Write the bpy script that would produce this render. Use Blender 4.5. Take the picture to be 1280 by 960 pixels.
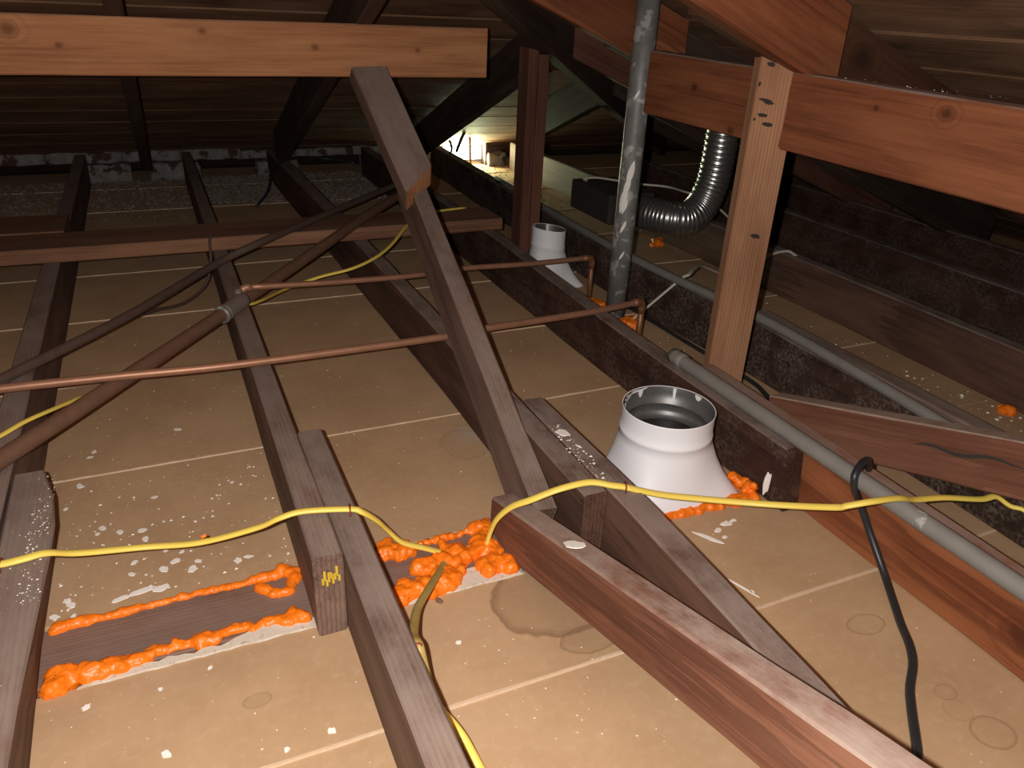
import bpy, bmesh, math, random
from mathutils import Vector, Matrix, noise
random.seed(7)
for o in list(bpy.data.objects): bpy.data.objects.remove(o)
S = bpy.context.scene
COL = S.collection

# ------------------------------------------------------------------ camera, light, exposure
cd = bpy.data.cameras.new('camera'); cam = bpy.data.objects.new('camera', cd); COL.objects.link(cam)
CR = Vector((0.912198, -0.407444, 0.043404)); CU = Vector((0.146235, 0.422674, 0.894406)); CF = Vector((0.382766, 0.809528, -0.445145))
m = Matrix.Identity(4)
for i in range(3):
    m[i][0] = CR[i]; m[i][1] = CU[i]; m[i][2] = -CF[i]
EYE = Vector((0, 0, .82)); m.translation = EYE
cam.matrix_world = m
cd.sensor_width = 36; cd.lens = 962 * 36 / 1280; cd.clip_start = .02
S.camera = cam
w = bpy.data.worlds.new('attic_dark'); S.world = w; w.use_nodes = True
w.node_tree.nodes['Background'].inputs[0].default_value = (.9, .85, .8, 1)
w.node_tree.nodes['Background'].inputs[1].default_value = .002
fl = bpy.data.lights.new('phone_flash', 'POINT'); fl.energy = 66; fl.color = (1, .95, .90); fl.shadow_soft_size = .006
flo = bpy.data.objects.new('phone_flash', fl); COL.objects.link(flo); flo.location = EYE - CR * .04 + CU * .012
S.view_settings.view_transform = 'Standard'; S.view_settings.look = 'None'
S.view_settings.gamma = 1; S.view_settings.use_curve_mapping = False
S.view_settings.exposure = 0

# ------------------------------------------------------------------ helpers
def tag(o, label=None, cat=None, group=None, kind=None):
    if label: o['label'] = label
    if cat: o['category'] = cat
    if group: o['group'] = group
    if kind: o['kind'] = kind
    return o
def put(name, verts, faces, mat, parent=None, mw=None, smooth=False):
    me = bpy.data.meshes.new(name); me.from_pydata([tuple(v) for v in verts], [], faces); me.update()
    if smooth: me.polygons.foreach_set('use_smooth', [True] * len(me.polygons))
    return link(name, me, mat, parent, mw)
def link(name, me, mat, parent=None, mw=None):
    o = bpy.data.objects.new(name, me); COL.objects.link(o)
    if mat and not me.materials: me.materials.append(mat)
    if parent:
        o.parent = parent
        o.matrix_parent_inverse = parent.matrix_basis.inverted()
    if mw is not None: o.matrix_basis = mw
    return o
def empty(name, loc, label=None, cat=None, group=None, kind=None):
    o = bpy.data.objects.new(name, None); COL.objects.link(o); o.location = loc; o.empty_display_size = .05
    return tag(o, label, cat, group, kind)
def frame(o, y, up=Vector((0, 0, 1))):
    y = y.normalized(); x = y.cross(up).normalized(); z = x.cross(y)
    mm = Matrix.Identity(4)
    for i in range(3): mm[i][0] = x[i]; mm[i][1] = y[i]; mm[i][2] = z[i]
    mm.translation = o
    return mm
def axes(az, el, ro=0):
    d = Vector((math.sin(az) * math.cos(el), math.cos(az) * math.cos(el), math.sin(el)))
    s = Vector((math.cos(az), -math.sin(az), 0)); u = s.cross(d)
    return d, math.cos(ro) * s + math.sin(ro) * u, -math.sin(ro) * s + math.cos(ro) * u
def beam(name, rows, mat, label=None, cat=None, group=None, parent=None, ch=.003, step=.09, jit=.0012, up=None):
    """sawn timber lofted through rows of world corners (bottom-left, bottom-right, top-right, top-left), arrises eased"""
    rows = [[Vector(c) for c in r] for r in rows]
    c0 = sum(rows[0], Vector()) / 4; c1 = sum(rows[-1], Vector()) / 4
    u = up or (rows[0][3] - rows[0][0])
    mw = frame(c0, c1 - c0, u); inv = mw.inverted()
    secs = []
    for a, b in zip(rows[:-1], rows[1:]):
        n = max(1, int((sum(b, Vector()) / 4 - sum(a, Vector()) / 4).length / step))
        for k in range(n): secs.append([a[i].lerp(b[i], k / n) for i in range(4)])
    secs.append(rows[-1])
    V = []
    sd = random.random() * 100
    for si, q in enumerate(secs):
        wob = [Vector((noise.noise((sd + i * 9, si * .45, 1)), noise.noise((sd + i * 9, si * .45, 5)), noise.noise((sd + i * 9, si * .45, 8)))) * jit for i in range(4)]
        q = [q[i] + wob[i] for i in range(4)]
        for i in range(4):
            p = q[i]; a = q[i - 1]; b = q[(i + 1) % 4]
            c = ch * (1 + .7 * noise.noise((sd, i * 3.1, si * .8)))
            V.append(inv @ (p + (a - p).normalized() * c)); V.append(inv @ (p + (b - p).normalized() * c))
    F = []
    for s in range(len(secs) - 1):
        for i in range(8):
            j = (i + 1) % 8
            F.append((s * 8 + i, s * 8 + j, s * 8 + 8 + j, s * 8 + 8 + i))
    F.append(tuple(range(7, -1, -1))); e = (len(secs) - 1) * 8; F.append(tuple(range(e, e + 8)))
    me = bpy.data.meshes.new(name); me.from_pydata([tuple(v) for v in V], [], F); me.update()
    bm = bmesh.new(); bm.from_mesh(me); bmesh.ops.recalc_face_normals(bm, faces=bm.faces); bm.to_mesh(me); bm.free()
    o = link(name, me, mat, None, mw)
    if parent:
        o.parent = parent; o.matrix_parent_inverse = parent.matrix_basis.inverted()
    return tag(o, label, cat, group)
def prow(y, xl, xr, zb, zt, bl=None, br=None):
    """section of a timber lying along Y: top xl..xr, bottom bl..br"""
    bl = xl if bl is None else bl; br = xr if br is None else br
    return [(bl, y, zb), (br, y, zb), (xr, y, zt), (xl, y, zt)]
def xrow(x, y0, y1, zb, zt, dz=0):
    """section of a timber lying along X"""
    return [(x, y1, zb), (x, y0, zb), (x, y0, zt), (x, y1, zt)]
def drow(P, s, u, wd, h):
    return [P, P + s * wd, P + s * wd + u * h, P + u * h]
def crom(pts, n=6):
    pts = [Vector(p) for p in pts]
    P = [pts[0] * 2 - pts[1]] + pts + [pts[-1] * 2 - pts[-2]]
    out = []
    for i in range(1, len(P) - 2):
        a, b, c, d = P[i - 1:i + 3]
        for k in range(n):
            t = k / n
            out.append(.5 * ((2 * b) + (c - a) * t + (2 * a - 5 * b + 4 * c - d) * t * t + (3 * b - a - 3 * c + d) * t ** 3))
    out.append(pts[-1])
    return out
def tube(name, path, r, mat, parent=None, sides=14, rb=None, flat=1.0, rad=None, cap=True, inner=False):
    """pipe or cable along path; flat squashes the section vertically; rad(k) scales radius"""
    V = []; F = []; n = len(path); rb = r * flat
    N = None
    for k, p in enumerate(path):
        t = (path[min(k + 1, n - 1)] - path[max(k - 1, 0)]).normalized()
        if N is None:
            N = t.cross(Vector((0, 0, 1)))
            if N.length < .1: N = t.cross(Vector((0, 1, 0)))
            N.normalize()
        N = (N - t * N.dot(t)).normalized(); B = t.cross(N)
        f = rad(k) if rad else 1
        for i in range(sides):
            a = 2 * math.pi * i / sides
            V.append(p + N * (math.cos(a) * r * f) + B * (math.sin(a) * rb * f))
    for k in range(n - 1):
        for i in range(sides):
            j = (i + 1) % sides
            F.append((k * sides + i, k * sides + j, (k + 1) * sides + j, (k + 1) * sides + i))
    if cap:
        F.append(tuple(range(sides))[::-1]); F.append(tuple(range((n - 1) * sides, n * sides)))
    c = path[0].copy()
    V = [v - c for v in V]
    mw = Matrix.Translation(c)
    o = put(name, V, F, mat, None, mw, smooth=True)
    if parent:
        o.parent = parent; o.matrix_parent_inverse = parent.matrix_basis.inverted()
    return o
def blobs(name, pts, mat, voxel=.0035, rough=.004, seed=0):
    """lumpy expanding foam: overlapping blobs fused into one skin"""
    rnd = random.Random(seed)
    bm = bmesh.new()
    c = Vector(pts[0][:3]); c.z = 0
    for x, y, z, r in pts:
        bmesh.ops.create_icosphere(bm, subdivisions=2, radius=r, matrix=Matrix.Translation(Vector((x, y, z)) - c))
    me = bpy.data.meshes.new(name); bm.to_mesh(me); bm.free()
    t = bpy.data.objects.new('tmp', me); COL.objects.link(t)
    md = t.modifiers.new('r', 'REMESH'); md.mode = 'VOXEL'; md.voxel_size = voxel
    ms = t.modifiers.new('s', 'SMOOTH'); ms.iterations = 10
    dg = bpy.context.evaluated_depsgraph_get()
    me2 = bpy.data.meshes.new_from_object(t.evaluated_get(dg)); bpy.data.objects.remove(t)
    me2.name = name
    for v in me2.vertices:
        p = Vector(v.co) + c
        n = noise.noise(p * 55) * .8 + noise.noise(p * 130) * .4 + noise.noise(p * 300) * .15
        v.co = Vector(v.co) + Vector(v.normal) * n * rough
    me2.polygons.foreach_set('use_smooth', [True] * len(me2.polygons))
    return link(name, me2, mat, None, Matrix.Translation(c))
def along(pts, rr, seed, jx=.3, per=.0035):
    """blobs strung along a bead"""
    rnd = random.Random(seed); out = []
    for i in range(len(pts) - 1):
        a = Vector(pts[i]); b = Vector(pts[i + 1]); n = max(1, int((b - a).length / per))
        for k in range(n):
            t = k / n; r = (rr[i] * (1 - t) + rr[i + 1] * t) * rnd.uniform(.85, 1.15); p = a.lerp(b, t)
            out.append((p.x + rnd.uniform(-1, 1) * r * jx, p.y + rnd.uniform(-1, 1) * r * jx, max(.001, r * rnd.uniform(-.1, .3)), r))
    return out

# ------------------------------------------------------------------ materials
def newmat(name):
    mt = bpy.data.materials.new(name); mt.use_nodes = True
    nt = mt.node_tree; b = nt.nodes['Principled BSDF']
    return mt, nt, b
def N(nt, typ, **kw):
    n = nt.nodes.new(typ)
    for k, v in kw.items(): setattr(n, k, v)
    return n
def setin(nt, sock, v):
    if isinstance(v, bpy.types.NodeSocket): nt.links.new(v, sock)
    else: sock.default_value = v
def MA(nt, op, a, b=0.0, c=None, clamp=False):
    n = N(nt, 'ShaderNodeMath', operation=op, use_clamp=clamp)
    setin(nt, n.inputs[0], a); setin(nt, n.inputs[1], b)
    if c is not None: setin(nt, n.inputs[2], c)
    return n.outputs[0]
def MIX(nt, f, a, b):
    n = N(nt, 'ShaderNodeMix', data_type='RGBA')
    setin(nt, n.inputs[0], f)
    setin(nt, n.inputs[6], a if isinstance(a, bpy.types.NodeSocket) else (*a, 1)); setin(nt, n.inputs[7], b if isinstance(b, bpy.types.NodeSocket) else (*b, 1))
    return n.outputs[2]
def RAMP(nt, f, lo, hi):
    n = N(nt, 'ShaderNodeMapRange'); n.interpolation_type = 'SMOOTHSTEP'
    setin(nt, n.inputs[0], f); n.inputs[1].default_value = lo; n.inputs[2].default_value = hi
    return n.outputs[0]
def NOISE(nt, vec, scale, detail=4, rough=.55, dist=0):
    n = N(nt, 'ShaderNodeTexNoise'); n.inputs['Scale'].default_value = scale; n.inputs['Detail'].default_value = detail
    n.inputs['Roughness'].default_value = rough; n.inputs['Distortion'].default_value = dist
    nt.links.new(vec, n.inputs['Vector']); return n.outputs[0]
def objcoord(nt, sc=(1, 1, 1), rnd=True):
    tc = N(nt, 'ShaderNodeTexCoord'); oi = N(nt, 'ShaderNodeObjectInfo')
    va = N(nt, 'ShaderNodeVectorMath', operation='MULTIPLY_ADD')
    cx = N(nt, 'ShaderNodeCombineXYZ')
    nt.links.new(MA(nt, 'MULTIPLY', oi.outputs['Random'], 7.0 if rnd else 0), cx.inputs[0]); nt.links.new(MA(nt, 'MULTIPLY', oi.outputs['Random'], 13.0 if rnd else 0), cx.inputs[1])
    nt.links.new(tc.outputs['Object'], va.inputs[0]); va.inputs[1].default_value = sc; nt.links.new(cx.outputs[0], va.inputs[2])
    return va.outputs[0]
def bump(nt, b, h, strength=.3, dist=.002):
    n = N(nt, 'ShaderNodeBump'); n.inputs['Strength'].default_value = strength; n.inputs['Distance'].default_value = dist
    nt.links.new(h, n.inputs['Height']); nt.links.new(n.outputs[0], b.inputs['Normal'])
def wood(name, dark, mid, light, dust=None, dustamt=.0, rough=.75, grime=.35, fuzz=0, knots=(), rings=46, line=.5):
    mt, nt, b = newmat(name)
    tc = N(nt, 'ShaderNodeTexCoord'); sp = N(nt, 'ShaderNodeSeparateXYZ'); nt.links.new(tc.outputs['Object'], sp.inputs[0])
    kd = None; kmask = None
    for ky, kz, kr in knots:                                   # knots at known places along and across the board
        dy = MA(nt, 'DIVIDE', MA(nt, 'SUBTRACT', sp.outputs[1], ky), kr * 1.25); dz = MA(nt, 'DIVIDE', MA(nt, 'SUBTRACT', sp.outputs[2], kz), kr)
        d2 = MA(nt, 'SQRT', MA(nt, 'ADD', MA(nt, 'MULTIPLY', dy, dy), MA(nt, 'MULTIPLY', dz, dz)))
        kd = d2 if kd is None else MA(nt, 'MINIMUM', kd, d2)
    v = objcoord(nt, (55, 1.1, 55)); fine = NOISE(nt, v, 3.0, 6, .65, .3)
    v2 = objcoord(nt, (1, .03, 1))
    wv = N(nt, 'ShaderNodeTexWave', wave_type='RINGS', rings_direction='Y', wave_profile='SAW'); nt.links.new(v2, wv.inputs[0])
    wv.inputs['Scale'].default_value = rings; wv.inputs['Distortion'].default_value = 2.2; wv.inputs['Detail'].default_value = 3; wv.inputs['Detail Scale'].default_value = 1.8
    v3 = objcoord(nt, (1, .3, 1)); big = NOISE(nt, v3, 9, 5, .6, .3); v6 = objcoord(nt, (1, .16, 1)); broad = NOISE(nt, v6, 14, 4, .6, .2)
    c = MIX(nt, RAMP(nt, fine, .28, .72), dark, mid)
    c = MIX(nt, MA(nt, 'MULTIPLY', RAMP(nt, broad, .35, .7), .75), c, light)
    c = MIX(nt, MA(nt, 'MULTIPLY', RAMP(nt, wv.outputs['Fac'], .45, 1.0), line), c, tuple(k * .75 for k in dark))
    c = MIX(nt, MA(nt, 'MULTIPLY', RAMP(nt, big, .5, .8), grime), c, tuple(k * .3 for k in dark))
    if kd is not None:
        n_ = NOISE(nt, objcoord(nt), 60, 3); kk = MA(nt, 'ADD', kd, MA(nt, 'MULTIPLY', MA(nt, 'SUBTRACT', n_, .5), .5))
        ring = MA(nt, 'MULTIPLY', MA(nt, 'SINE', MA(nt, 'MULTIPLY', kk, 9)), MA(nt, 'SUBTRACT', 1, RAMP(nt, kk, .9, 2.4)))
        c = MIX(nt, MA(nt, 'MULTIPLY', MA(nt, 'MAXIMUM', ring, 0), .5), c, dark)
        c = MIX(nt, MA(nt, 'MULTIPLY', MA(nt, 'SUBTRACT', 1, RAMP(nt, kk, .3, 1.0)), .75), c, tuple(k * .55 for k in dark))
    h = MA(nt, 'ADD', MA(nt, 'MULTIPLY', fine, .7), MA(nt, 'MULTIPLY', wv.outputs['Fac'], .3))
    if fuzz:
        v4 = objcoord(nt, (1, 1, 1)); fz = NOISE(nt, v4, 120, 5, .75); fz2 = NOISE(nt, v4, 14, 3)
        fm = MA(nt, 'MULTIPLY', RAMP(nt, fz, .42, .62), RAMP(nt, fz2, .35, .6))
        c = MIX(nt, MA(nt, 'MULTIPLY', fm, fuzz), c, (.16, .12, .095))
        h = MA(nt, 'ADD', h, MA(nt, 'MULTIPLY', fm, .8))
    if dust:
        g = N(nt, 'ShaderNodeNewGeometry'); sx = N(nt, 'ShaderNodeSeparateXYZ'); nt.links.new(g.outputs['True Normal'], sx.inputs[0])
        vd = objcoord(nt, (1, .5, 1)); dn = NOISE(nt, vd, 16, 6, .7)
        f = MA(nt, 'MULTIPLY', RAMP(nt, sx.outputs[2], .3, .85), MA(nt, 'MULTIPLY', RAMP(nt, dn, .22, .62), dustamt))
        c = MIX(nt, f, c, dust)
    nt.links.new(c, b.inputs['Base Color']); b.inputs['Roughness'].default_value = rough; b.inputs['Specular IOR Level'].default_value = .25
    bump(nt, b, h, .5, .0014)
    return mt
def plain(name, col, rough=.6, metal=0, var=.25, scale=40, bs=.2, spot=None, spotscale=30, spotlo=.6):
    mt, nt, b = newmat(name)
    v = objcoord(nt); n1 = NOISE(nt, v, scale, 5, .6)
    c = MIX(nt, n1, tuple(k * (1 - var) for k in col), tuple(min(1, k * (1 + var)) for k in col))
    if spot:
        n2 = NOISE(nt, v, spotscale, 4, .6); c = MIX(nt, RAMP(nt, n2, spotlo, spotlo + .08), c, spot)
    nt.links.new(c, b.inputs['Base Color']); b.inputs['Roughness'].default_value = rough; b.inputs['Metallic'].default_value = metal
    if bs: bump(nt, b, n1, bs, .001)
    return mt
DUST = (.30, .235, .20)
W_OLD = wood('old_joist_wood', (.055, .027, .019), (.125, .062, .042), (.175, .092, .062), DUST, .75)
W_GREY = wood('weathered_grey_brown_wood', (.085, .05, .038), (.19, .115, .085), (.26, .165, .125), DUST, .6)
W_MOLD = wood('dark_mouldy_wood', (.03, .013, .009), (.07, .03, .02), (.10, .045, .028), DUST, .7, fuzz=.55, grime=.6)
W_FUZZ = wood('furry_dirty_wood', (.022, .011, .008), (.05, .026, .018), (.07, .036, .025), (.22, .18, .15), .8, fuzz=.9, grime=.5)
W_RED = wood('red_brown_fir', (.13, .036, .014), (.29, .088, .034), (.37, .135, .056), DUST, .8, grime=.3, knots=[(.77, .0, .03)])
W_STRUT = wood('brown_strut_fir', (.12, .045, .026), (.25, .098, .055), (.32, .15, .09), (.40, .31, .26), .9, grime=.35)
W_DEEP = wood('deep_red_rafter_fir', (.11, .03, .012), (.235, .07, .027), (.31, .11, .045), DUST, .8, grime=.35)
W_PALE = wood('orange_pale_purlin_fir', (.27, .10, .04), (.43, .185, .08), (.50, .235, .105), DUST, .4, grime=.18, knots=[(1.05, .0, .009), (1.345, .036, .010), (1.60, .006, .010), (1.86, .004, .008), (.96, .03, .02)], line=.9)
W_PURL = wood('flecked_red_purlin_fir', (.10, .028, .012), (.225, .07, .029), (.28, .10, .042), DUST, .8, grime=.3, knots=[(1.168, .045, .014), (1.79, .01, .012), (1.65, -.06, .012), (1.30, .035, .006)], line=.6)
W_POST = wood('tan_stud_fir', (.24, .11, .055), (.38, .185, .098), (.45, .235, .13), DUST, .2, grime=.3)
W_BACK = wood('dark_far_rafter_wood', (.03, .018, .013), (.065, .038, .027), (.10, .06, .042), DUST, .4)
W_KNOT = wood('dim_knotty_rafter_fir', (.045, .017, .008), (.095, .036, .017), (.13, .054, .026), DUST, .5, grime=.6, knots=[(.42, .02, .03)])
W_PROP = wood('dark_red_prop_fir', (.07, .026, .016), (.15, .06, .038), (.20, .085, .055), DUST, .5, grime=.4)
W_SHEATH = wood('brown_sheathing_board', (.10, .05, .027), (.22, .115, .063), (.31, .175, .10), None, 0, grime=.75)
W_PLATE = wood('wall_plate_wood', (.12, .06, .042), (.22, .115, .08), (.29, .16, .115), DUST, .35, grime=.4)
W_CROSS = wood('crossboard_fir', (.13, .06, .035), (.26, .125, .07), (.36, .18, .1), (.2, .13, .1), .35, grime=.3)
M_FOAM = None
def foam_mat():
    mt, nt, b = newmat('orange_expanding_foam')
    v = objcoord(nt); n1 = NOISE(nt, v, 60, 5, .6); n2 = NOISE(nt, v, 260, 3)
    c = MIX(nt, n1, (.90, .15, .005), (1.0, .27, .014))
    nt.links.new(c, b.inputs['Base Color']); b.inputs['Roughness'].default_value = .38
    b.inputs['Subsurface Weight'].default_value = .15; b.inputs['Subsurface Radius'].default_value = (.01, .004, .001)
    bump(nt, b, MA(nt, 'ADD', n1, MA(nt, 'MULTIPLY', n2, .4)), .5, .003)
    return mt
M_FOAM = foam_mat()
M_PLASTER = plain('crumbly_white_plaster', (.66, .58, .48), .9, 0, .15, 160, .8, (.45, .38, .3), 90, .6)
M_CHIP = plain('white_paint_flake', (.90, .86, .80), .7, 0, .1, 60, .3)
M_GALV = plain('mottled_galvanised_steel', (.20, .195, .18), .5, .15, .5, 30, .3, (.44, .43, .41), 26, .54)
M_COND = plain('dull_grey_conduit', (.215, .20, .18), .65, .05, .2, 30, .3, (.42, .41, .38), 26, .66)
M_IRON = plain('rusty_iron_pipe', (.19, .10, .062), .6, .25, .35, 40, .4)
M_IRON2 = plain('dark_dusty_pipe', (.10, .06, .045), .75, .1, .3, 40, .3)
M_COPPER = plain('aged_copper', (.38, .19, .115), .45, .4, .3, 30, .2)
M_COPPERD = plain('dull_brown_copper', (.28, .125, .06), .5, .45, .35, 40, .2)
M_SOLDER = plain('grey_solder_joint', (.25, .2, .17), .6, .4, .3, 60, .3)
M_YEL = plain('yellow_cable_jacket', (.88, .66, .12), .42, 0, .12, 20, .05)
M_YELD = plain('dirty_yellow_cable_jacket', (.42, .30, .09), .5, 0, .35, 25, .05)
M_BLK = plain('black_rubber_jacket', (.022, .023, .026), .4, 0, .3, 40, .1)
M_WHC = plain('white_cable_jacket', (.58, .54, .46), .5, 0, .12, 20, .05)
M_STAPLE = plain('red_brown_staple', (.25, .05, .03), .5, .2, .2, 60, .1)
M_WPAINT = plain('white_painted_sheet_metal', (.90, .895, .93), .5, 0, .02, 30, .12)
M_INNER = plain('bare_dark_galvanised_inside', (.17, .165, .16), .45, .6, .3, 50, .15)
M_DRIP = plain('white_paint_drip', (.82, .80, .80), .45, 0, .04, 30, 0)
M_BOX = plain('dark_fan_housing', (.05, .038, .033), .7, .2, .3, 30, .2)
M_FOIL = plain('aluminium_foil_duct', (.52, .51, .50), .30, .9, .12, 60, .15)
M_CRAYON = plain('yellow_crayon', (.62, .42, .03), .8, 0, .2, 80, 0)
M_RUBBLE = plain('grey_plaster_rubble', (.20, .175, .155), .95, 0, .75, 28, .8)
M_BRICK = plain('limewashed_masonry', (.22, .20, .185), .95, 0, .7, 30, .9, (.07, .035, .028), 16, .53)
def sky_mat():
    mt, nt, b = newmat('daylight_outside'); nt.nodes.remove(b)
    e = N(nt, 'ShaderNodeEmission'); e.inputs[0].default_value = (.93, 1, .90, 1); e.inputs[1].default_value = 7
    nt.links.new(e.outputs[0], nt.nodes['Material Output'].inputs[0]); return mt
M_SKY = sky_mat()
STAINS = [(.465, .80, .098, .085, .42, .30), (.475, .70, .048, .026, .35, .22), (.881, .571, .034, .020, .40, .05), (.884, .362, .03, .026, .42, .06),
          (.872, .405, .02, .018, .2, .04), (.883, .433, .017, .013, .40, .05), (.021, .764, .019, .012, .25, .16), (.50, 1.27, .05, .06, .1, .12), (.36, 1.62, .03, .02, .16, .0)]
def panel_mat():
    mt, nt, b = newmat('tan_gypsum_lath')
    g = N(nt, 'ShaderNodeNewGeometry'); pos = g.outputs['Position']
    sx = N(nt, 'ShaderNodeSeparateXYZ'); nt.links.new(pos, sx.inputs[0]); X, Y = sx.outputs[0], sx.outputs[1]
    n1 = NOISE(nt, pos, 5, 5, .6); n2 = NOISE(nt, pos, 70, 4, .6); n3 = NOISE(nt, pos, 22, 3, .5)
    c = MIX(nt, RAMP(nt, n1, .3, .7), (.435, .275, .152), (.515, .335, .192))
    c = MIX(nt, MA(nt, 'MULTIPLY', RAMP(nt, n2, .45, .75), .25), c, (.60, .43, .28))
    for cx, cy, rx, ry, ring, fill in STAINS:
        dx = MA(nt, 'DIVIDE', MA(nt, 'SUBTRACT', X, cx), rx); dy = MA(nt, 'DIVIDE', MA(nt, 'SUBTRACT', Y, cy), ry)
        d = MA(nt, 'SQRT', MA(nt, 'ADD', MA(nt, 'MULTIPLY', dx, dx), MA(nt, 'MULTIPLY', dy, dy)))
        d = MA(nt, 'ADD', d, MA(nt, 'MULTIPLY', MA(nt, 'SUBTRACT', n3, .5), .3))
        inside = MA(nt, 'SUBTRACT', 1, RAMP(nt, d, .97, 1.03))
        edge = MA(nt, 'MULTIPLY', inside, RAMP(nt, d, .80, 1.0))
        c = MIX(nt, MA(nt, 'ADD', MA(nt, 'MULTIPLY', inside, fill), MA(nt, 'MULTIPLY', edge, ring), clamp=True), c, (.20, .115, .06))
    gx = MA(nt, 'DIVIDE', MA(nt, 'SUBTRACT', X, .52), .05); gy = MA(nt, 'DIVIDE', MA(nt, 'SUBTRACT', Y, 1.30), .05)
    gd = MA(nt, 'ADD', MA(nt, 'MULTIPLY', gx, gx), MA(nt, 'MULTIPLY', gy, gy))
    c = MIX(nt, MA(nt, 'MULTIPLY', MA(nt, 'SUBTRACT', 1, RAMP(nt, MA(nt, 'ADD', gd, n3), .2, 1.3)), .5), c, (.46, .42, .38))
    vo = N(nt, 'ShaderNodeTexVoronoi'); vo.inputs['Scale'].default_value = 55; nt.links.new(pos, vo.inputs['Vector'])
    sp = MA(nt, 'MULTIPLY', MA(nt, 'SUBTRACT', 1, RAMP(nt, vo.outputs['Distance'], .05, .11)), RAMP(nt, n1, .5, .58))
    c = MIX(nt, MA(nt, 'MULTIPLY', sp, .8), c, (.72, .62, .52))
    nt.links.new(c, b.inputs['Base Color']); b.inputs['Roughness'].default_value = .8; b.inputs['Specular IOR Level'].default_value = .2
    bump(nt, b, n2, .15, .001)
    return mt
M_PANEL = panel_mat()
M_RIDGE = plain('plaster_joint_ridge', (.62, .45, .30), .9, 0, .18, 120, .6)
M_BASE = plain('dark_under_floor', (.03, .025, .02), .9)

# ------------------------------------------------------------------ setting: ceiling lath seen from above is the attic floor
def box(name, x0, x1, y0, y1, z0, z1, mat, parent=None, ch=.0015):
    c = Vector(((x0 + x1) / 2, (y0 + y1) / 2, z0)); bm = bmesh.new()
    bmesh.ops.create_cube(bm, size=1, matrix=Matrix.Translation((0, 0, (z1 - z0) / 2)) @ Matrix.Diagonal((x1 - x0, y1 - y0, z1 - z0, 1)))
    if ch: bmesh.ops.bevel(bm, geom=list(bm.edges), offset=ch, segments=1, affect='EDGES')
    me = bpy.data.meshes.new(name); bm.to_mesh(me); bm.free()
    return link(name, me, mat, parent, Matrix.Translation(c))
floor = box('floor', -1.6, 3.6, -.7, 4.5, -.06, -.016, M_BASE, None, 0); tag(floor, kind='structure')
JOINTS = [-.152, .254, .66, None, 1.396, 1.80, 2.204, 2.604, 3.01, 3.412, 3.82, 4.22]
strips = [(-.56, -.152), (-.152, .254), (.254, .66), (.66, .872), (.999, 1.396), (1.396, 1.80), (1.80, 2.204), (2.204, 2.604), (2.604, 3.01), (3.01, 3.412), (3.412, 3.82), (3.82, 4.22)]
for k, (y0, y1) in enumerate(strips):
    xs = [-1.55] + [x for x in [(-.29 if y0 > .8 else -.25) + .4175 * (3 * i + (k * 2) % 3) for i in range(-1, 3)] if -1.4 < x < 3.2] + [3.45]
    if y0 in (.66, .999): xs = [v for v in xs if v < .55] + [.60]
    for a, b in zip(xs[:-1], xs[1:]):
        box('panel', a + .0008, b - .0008, y0 + .002, y1 - .002, -.0125, random.uniform(-.0004, .0004), M_PANEL, floor, .0012)
for y0, y1 in ((.66, 1.03), (1.03, 1.396)):
    for a, b in ((.60, 1.02), (1.02, 2.21), (2.21, 3.45)): box('panel', a + .0008, b - .0008, y0 + .001, y1 - .001, -.0125, 0, M_PANEL, floor, .0008)
for y in [.254, .66, 1.396, 1.80, 2.204, 2.604, 3.01, 3.412, 3.82]:
    V = []; F = []; n = 260
    for i in range(n + 1):
        x = -1.4 + 4.6 * i / n; a = .0032 + .0016 * noise.noise((x * 22, y, 0)); h = .0022 + .0014 * noise.noise((x * 35, y, 4)); o_ = .0012 * noise.noise((x * 6, y, 9))
        V += [(x, o_ - a - .001, -.004), (x, o_ - a * .5, h), (x, o_ + a * .5, h), (x, o_ + a + .001, -.004)]
    for i in range(n):
        for j in range(3): F.append((i * 4 + j, i * 4 + 4 + j, i * 4 + 5 + j, i * 4 + 1 + j))
    put('joint_ridge', V, F, M_RIDGE, floor, Matrix.Translation((0, y, 0)))

# roof undersides
FZ = lambda y: .753 - .4 * (y - 2.06)          # underside of the far slope's rafters
RZ = lambda x: .723 - .4 * (x - 1.122)         # underside of the right slope's rafters
ceiling = empty('ceiling', (0, 2, 1.2), kind='structure')
TH = .02
y = 4.45; i = 0
while y > 1.05:
    pw = .158 + random.uniform(-.006, .006); y0 = y - pw; zt = random.uniform(-.002, .002)
    xe = y - 1.1 + .14
    rows = []
    for x in (-1.9, xe):
        rows.append([(x, y, FZ(y) + .152 + zt), (x, y0 + .005, FZ(y0 + .005) + .152 + zt), (x, y0 + .005, FZ(y0 + .005) + .152 + TH), (x, y, FZ(y) + .152 + TH)])
    beam('plank', rows, W_SHEATH, parent=ceiling, step=.4, ch=.002, jit=.001)
    y = y0; i += 1
x = 3.35
while x > -.75:
    pw = .158 + random.uniform(-.006, .006); x0 = x - pw; zt = random.uniform(-.002, .002)
    rows = []
    for yy in (-.7, min(x + 1.1 + .14, 4.4)):
        rows.append([(x0 + .005, yy, RZ(x0 + .005) + .152 + zt), (x, yy, RZ(x) + .152 + zt), (x, yy, RZ(x) + .152 + TH), (x0 + .005, yy, RZ(x0 + .005) + .152 + TH)])
    beam('plank', rows, W_SHEATH, parent=ceiling, step=.4, ch=.002, jit=.001)
    x = x0

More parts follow.
